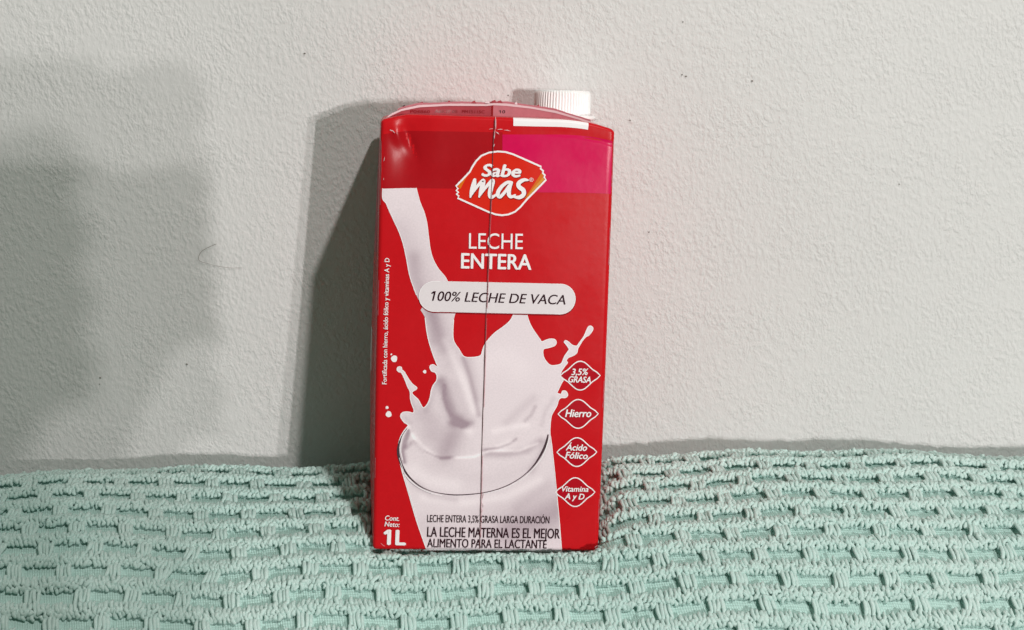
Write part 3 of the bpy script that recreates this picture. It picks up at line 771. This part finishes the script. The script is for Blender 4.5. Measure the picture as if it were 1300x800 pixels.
def text_flat(body, bold, shear):
    V, F = text_mesh(body, 0)
    if body.startswith('1'):        # a flag on the figure one
        x0, top = V[:, 0].min(), CAP
        k = len(V); fl = np.array([(x0 + .02, top), (x0 + .02, top - .13), (x0 - .15, top - .20), (x0 - .17, top - .12), (x0 - .03, top)])
        V = np.concatenate([V, fl]); F = F + [(k, k + 4, k + 3, k + 2, k + 1)]
    V = V.copy(); V[:, 0] += V[:, 1] * shear
    V[:, 0] -= V[:, 0].min()
    return V, F


def split_long(V, F, maxlen):
    bm = bmesh.new(); vs = [bm.verts.new((p[0], p[1], 0)) for p in V]
    for f in F:
        try: bm.faces.new([vs[i] for i in f])
        except ValueError: pass
    bmesh.ops.triangulate(bm, faces=bm.faces[:])
    for it in range(5):
        es = [e for e in bm.edges if e.calc_length() > maxlen]
        if not es: break
        bmesh.ops.subdivide_edges(bm, edges=es, cuts=1)
        bmesh.ops.triangulate(bm, faces=[f for f in bm.faces if len(f.verts) > 3])
    bm.verts.index_update()
    V2 = np.array([(v.co.x, v.co.y) for v in bm.verts]); F2 = [tuple(v.index for v in f.verts) for f in bm.faces]
    bm.free()
    return V2, F2


def lettering(name, body, u0, v0, u1, v1, cap, shear, bold, material, parent, lay, surf=front):
    V, F = text_flat(body, bold, shear)
    d = np.array([u1 - u0, v1 - v0]); L = np.linalg.norm(d); d = d / L; up = np.array([-d[1], d[0]])
    W = V[:, :1] / V[:, 0].max() * L * d + V[:, 1:] / CAP * cap * up + np.array([u0, v0])
    W, F = split_long(W, F, 1.2)
    e = bold * cap * 1.3
    shifts = [(0, 0)] if bold <= 0 else [(-e, 0), (e, 0), (0, e * .6), (0, -e * .6)] if bold > .018 else [(-e, 0), (e, 0)]
    VV, FF, o = [], [], 0
    for k, (a, c) in enumerate(shifts):
        VV.append(surf(W[:, 0] + d[0] * a + up[0] * c, W[:, 1] + d[1] * a + up[1] * c, lay + .22 * k)); FF += [tuple(i + o for i in f) for f in F]; o += len(W)
    return link_mesh(name, np.concatenate(VV), FF, material, parent, False)


host = {'Sabe': logo, '®': logo, '100% LECHE DE VACA': pill, '3,5%': badge_objs[0], 'GRASA': badge_objs[0], 'Hierro': badge_objs[1],
        'Ácido': badge_objs[2], 'Fólico': badge_objs[2], 'Vitamina': badge_objs[3], 'A y D': badge_objs[3]}
for body, u0, v0, u1, v1, cap, shear, bold, colr in TEXTS:
    if body == 'Sabe':
        lettering('lettering_shadow', body, u0 + .16, v0 - .2, u1 + .16, v1 - .2, cap, shear, bold + .01, M_shade, logo, 7.6)
    lettering('lettering', body, u0, v0, u1, v1, cap, shear, bold, M_white if colr == 'white' else M_ink, host.get(body, carton), 9.2)

# long seam: dark strip mixing cut paper edge and painted shadow, raw board edge and crumpled flecks
vs = np.linspace(1.0, 174.6, 90)
jit = np.array([0.03 * math.sin(v * .3) for v in vs])
seam = stroke('seam', [(float(seam_x(v)) + j, v, .23 + .03 * math.sin(v * .5)) for v, j in zip(vs, jit)], 12.5, M_seam, carton, False, 1)
seam['label'] = 'dark overlapping seam running down the front'
for v0, v1 in ((100, 128), (60, 96), (128, 146), (6, 40)):
    vv = np.linspace(v0, v1, 14)
    stroke('board_edge', [(float(seam_x(v)) + .34, v, .10 + .05 * random.random()) for v in vv], 12, M_pink2, seam, False, 1)
for u, v, w, l, a in ((-1.2, 173, .5, 5.0, 1.6), (-1.5, 168.6, .5, 3.4, 1.5), (0.6, 170.6, .55, 2.0, .1), (3.4, 170.3, .4, 2.6, -.1), (-0.4, 169.2, .5, 1.6, -.7), (-3.0, 170.7, .35, 1.6, 0.1),
                      (-1.6, 164.4, .5, 1.2, 1.2), (-2.0, 23, .35, 3.0, 1.4), (-2.2, 16.5, .4, 2.4, 1.2), (-1.9, 19.4, .35, 1.6, 1.9),
                      (-41.8, 169.9, .8, 1.6, -.5), (-40.9, 169.2, .5, 1.3, -.9), (-44.4, 158.5, .35, 1.8, 1.4), (-44.5, 150.3, .3, .9, 1.5), (45.0, 2.3, .7, 1.2, .6), (-42.0, 2.4, .25, 2.2, -.7)):
    n = 5
    pts = [(u + math.cos(a) * l * (k / (n - 1) - .5), v + math.sin(a) * l * (k / (n - 1) - .5) + .08 * random.uniform(-1, 1), .7 * w * math.sin(math.pi * (k + .6) / (n + .2)) * random.uniform(.5, 1)) for k in range(n)]
    stroke('scuff', pts, 13, M_edge, carton, False, 2)

# rubbed edges of the board
for sd, v0, v1 in ((1, 150, 170), (1, 118, 133), (1, 60, 71), (1, 12, 22), (-1, 140, 166), (-1, 96, 110), (-1, 30, 38)):
    vv = np.linspace(v0, v1, 12)
    stroke('rubbed_edge', [(sd * (45.55 + .12 * random.random()), v, .10 + .16 * random.random()) for v in vv], 2.5, M_pink2, carton, False, 1)

# white field of the side print, at the left flank
def flank(yv, zv, lay=1):
    p = deform(np.stack([np.full(len(yv), -HW), yv, zv], 1)); p[:, 0] -= 0.05 * lay
    return p / 1000


for (y0, y1, z0, z1, m_) in ((19, 34, 70, 88, M_white), (9, 22, 120, 166, M_pink)):
    A, Bq = np.meshgrid(np.linspace(y0, y1, 8), np.linspace(z0, z1, 16)); I = np.arange(128).reshape(16, 8)
    Qs = np.stack([I[:-1, :-1].ravel(), I[1:, :-1].ravel(), I[1:, 1:].ravel(), I[:-1, 1:].ravel()], 1)
    link_mesh('flank_panel', flank(A.ravel(), Bq.ravel()), Qs, m_, carton)

# folded top fin
fx = np.linspace(-45.6, 45.4, 120)
ftop = np.interp(fx, [-45.6, -44.2, -42, -38, -31, -20, -4, -1.5, 4, 14, 24, 33, 40, 43.5, 45.4], [171.6, 173.6, 175.4, 177.3, 178.9, 179.8, 180.2, 180.6, 180.5, 179.7, 178.2, 175.9, 173.6, 171.6, 170.0])
fy = 4 + 12 * (1 - np.abs(fx / 46) ** 3.2)


def fin_at(u, v, lay=0):
    y = np.interp(u, fx, fy) + 0.05 * (np.sin(u * .7)) - 0.06 * lay + 0.12 * np.sin(v * 2 + u * .3) * 0
    return np.stack([u, y, v], 1) / 1000


def sheet(name, x0, x1, zlo, ztop, dy, thick, material, parent):
    k = (fx >= x0) & (fx <= x1); x = fx[k]; yb = fy[k] + dy; t = ztop[k]; b = zlo[k]
    rows = [np.stack([x, yb, b], 1), np.stack([x, yb, t], 1), np.stack([x, yb + thick, t], 1), np.stack([x, yb + thick, b], 1)]
    V = np.concatenate(rows) / 1000; n = len(x); F = []
    for r in range(4):
        r2 = (r + 1) % 4
        for i in range(n - 1): F.append((r * n + i, r * n + i + 1, r2 * n + i + 1, r2 * n + i))
    F.append((0, n, 2 * n, 3 * n)); F.append((n - 1, 4 * n - 1, 3 * n - 1, 2 * n - 1))
    return link_mesh(name, V, F, material, parent, False)


low = np.full_like(fx, 168.0)
wob = 0.16 * np.sin(fx * .35) + 0.04 * np.sin(fx * 1.7)
fin = sheet('top_fin', -45.6, -1.8, low, ftop - .8, 0, 1.0, M_pink, carton)
fin['label'] = 'pink folded fin seal with a printed code'
sheet('fin_half', -1.8, 45.4, low, ftop - .8, -.12, 1.1, M_pink2, fin)
sheet('fin_edge', -45.6, 45.4, ftop - .85, ftop + wob * .4, -.35, 1.3, M_edge, fin)
sheet('fin_back_edge', -40, 38, ftop - .6, ftop + .75 + wob, 1.6, .5, M_pink2, fin)
sheet('fin_step', -2.5, -1.0, low, ftop + .2, -.25, .1, M_shade, fin)
for t, a, b, z0 in (('P04860', -34.5, -26.6, 175.75), ('ABR27 08', -24.6, -15.6, 176.1), ('PM15115C', -13.8, -4.6, 176.3), ('10', 1.2, 3.6, 176.6)):
    lettering('lettering', t, a, z0, b, z0 + .12, 1.15, .05, .02, M_shade if t != '10' else M_ink, fin, 5, fin_at)
# paper fragments on the rim
for u in (-37, -30, -19, -9, -3.5, -1.0, 1.4, 8, 17):
    z = float(np.interp(u, fx, ftop)); w = random.uniform(.5, 1.3)
    link_mesh('torn_paper', np.array([(u - w, 17.2, z + .2), (u + w, 17.2, z + .1), (u + w * .4, 17.6, z + 1.3), (u - w * .6, 17.6, z + .9),
                                      (u - w, 17.8, z + .2), (u + w, 17.8, z + .1), (u + w * .4, 18.0, z + 1.2), (u - w * .6, 18.0, z + .85)]) / 1000,
              [(0, 1, 2, 3), (5, 4, 7, 6), (0, 4, 5, 1), (2, 6, 7, 3), (1, 5, 6, 2), (0, 3, 7, 4)], random.choice((M_edge, M_pink, M_seam)), fin, False)

# screw cap
M_cap = mat('cap_plastic', (0.95, 0.93, 0.93, 1), 0.38, 0.5)
M_cap.node_tree.nodes['Principled BSDF'].inputs['Subsurface Weight'].default_value = 0.15
M_cap.node_tree.nodes['Principled BSDF'].inputs['Subsurface Radius'].default_value = (.002, .0015, .0015)
cap_c = (29.6, 43.5); ZC = HT


def lathe(name, prof, ribs, material, parent):
    n = 60 * 8 if ribs else 96; V, F = [], []
    for z, r, d in prof:
        for k in range(n):
            th = 2 * math.pi * k / n
            c = 0.5 + 0.5 * math.cos(th * 60) if ribs else 0
            rad = r - d * (1 - min(1, max(0, c * 1.5 - .2)))
            V.append(((cap_c[0] + rad * math.cos(th)) / 1000, (cap_c[1] + rad * math.sin(th)) / 1000, (ZC + z) / 1000))
    m = len(prof)
    for i in range(m - 1):
        for k in range(n):
            j = (k + 1) % n
            F.append((i * n + k, i * n + j, (i + 1) * n + j, (i + 1) * n + k))
    F.append(tuple(range((m - 1) * n, m * n))); F.append(tuple(reversed(range(n))))
    return link_mesh(name, V, F, material, parent)


capo = lathe('screw_cap', [(1.5, 11.9, 0), (1.8, 12.0, .0), (2.0, 12.0, .55), (9.6, 11.8, .55), (10.2, 11.6, .2), (11.0, 11.2, 0), (11.2, 10.6, 0)], True, M_cap, carton)
capo['label'] = 'white ribbed plastic screw cap'
lathe('neck_ring', [(-1.0, 14.0, 0), (.6, 14.0, 0), (.9, 13.4, 0), (1.0, 11.0, 0), (1.7, 11.0, 0)], False, M_cap, capo)

# ------------------------------------------------------------------ a stray hair on the wall, a crumb on the towel
hv, hf = [], []
HC = catmull([(x, 0, z) for x, z in HAIR], 5, False)
for i, c in enumerate(HC):
    a = HC[max(0, i - 1)]; b = HC[min(len(HC) - 1, i + 1)]; t = b - a; t = t / np.linalg.norm(t)
    n1 = np.array([-t[2], 0, t[0]]); r = .07 * (1.15 - .5 * i / len(HC))
    for k in range(6):
        th = 2 * math.pi * k / 6
        p = np.array([c[0], -.35 - .15 * math.sin(i * .35), c[2]]) + r * (math.cos(th) * n1 + math.sin(th) * np.array([0, 1, 0]))
        hv.append(p / 1000)
for i in range(len(HC) - 1):
    for k in range(6):
        hf.append((i * 6 + k, i * 6 + (k + 1) % 6, (i + 1) * 6 + (k + 1) % 6, (i + 1) * 6 + k))
tag(link_mesh('hair', hv, hf, mat('brown_hair', lin(112, 100, 88), 0.5, 0.4)), 'curled brown hair stuck to the wall left of the carton', 'hair')

bm = bmesh.new(); bmesh.ops.create_icosphere(bm, subdivisions=2, radius=0.0009)
for v in bm.verts: v.co *= 1 + random.uniform(-.3, .3)
me = bpy.data.meshes.new('crumb'); bm.to_mesh(me); bm.free(); me.materials.append(mat('crumb_orange', lin(190, 110, 62), 0.8, 0.2))
cr = bpy.data.objects.new('crumb', me); COL.objects.link(cr)
pp = towel_pos(np.array([CRUMB[0]]), np.array([CRUMB[1]]))[0]
cr.location = (pp[0], pp[1], pp[2] + .0012)
tag(cr, 'tiny orange crumb lying on the towel left of the carton', 'crumb')

# ------------------------------------------------------------------ the phone that takes the picture and the hand round its end: both behind the
# camera, they throw the soft double shadow at the left of the wall
bm = bmesh.new()
bmesh.ops.create_cube(bm, size=1.0)
for v in bm.verts: v.co = Vector((v.co.x * 0.160, v.co.y * 0.008, v.co.z * 0.074))
bmesh.ops.bevel(bm, geom=[e for e in bm.edges if abs((e.verts[0].co - e.verts[1].co).normalized().y) > .9], offset=0.010, segments=6, affect='EDGES')
bmesh.ops.bevel(bm, geom=[e for e in bm.edges if abs((e.verts[0].co - e.verts[1].co).normalized().y) < .1], offset=0.0012, segments=2, affect='EDGES')
me = bpy.data.meshes.new('phone'); bm.to_mesh(me); bm.free()
me.materials.append(mat('phone_shell', (0.03, 0.03, 0.035, 1), 0.3))
ph = bpy.data.objects.new('phone', me); COL.objects.link(ph); ph.location = (0.142, -0.686, 0.268 - 0.016)
tag(ph, 'dark phone behind the viewpoint whose soft shadow falls on the wall at left', 'phone')

joints = [((0.205, -0.97, 0.03), .042), ((0.190, -0.83, 0.15), .034), ((0.172, -0.755, 0.216), .031), ((0.170, -0.722, 0.246), .034), ((0.174, -0.706, 0.268), .028)]
bones = [(0, 1), (1, 2), (2, 3), (3, 4)]


def chain(root, pts):
    p = root
    for c, r in pts:
        joints.append((c, r)); bones.append((p, len(joints) - 1)); p = len(joints) - 1


for k, (z, ln) in enumerate(((0.299, .040), (0.280, .046), (0.260, .044), (0.241, .034))):      # four fingers lie across the phone's back
    chain(4, [((0.182, -0.696, z), .0135), ((0.187 - .001 * k, -0.679, z), .0130), ((0.176, -0.671, z - .001), .0090), ((0.176 - ln * .55, -0.670, z - .002), .0082)])
chain(3, [((0.160, -0.706, 0.243), .013), ((0.142, -0.700, 0.252), .0105), ((0.126, -0.699, 0.260), .0090)])   # thumb on the screen side
me = bpy.data.meshes.new('hand'); me.from_pydata([j[0] for j in joints], bones, []); me.update()
me.materials.append(mat('skin', (0.52, 0.30, 0.21, 1), 0.5, 0.4))
hd = bpy.data.objects.new('hand', me); COL.objects.link(hd); hd.location = (0.044, 0, -0.022)
sk = hd.modifiers.new('skin', 'SKIN'); sk.use_smooth_shade = True
hd.modifiers.new('smooth', 'SUBSURF').render_levels = 2
for i, (c, r) in enumerate(joints): me.skin_vertices[0].data[i].radius = (r, r)
me.skin_vertices[0].data[0].use_root = True
tag(hd, 'hand closed round the end of the phone behind the viewpoint', 'hand')
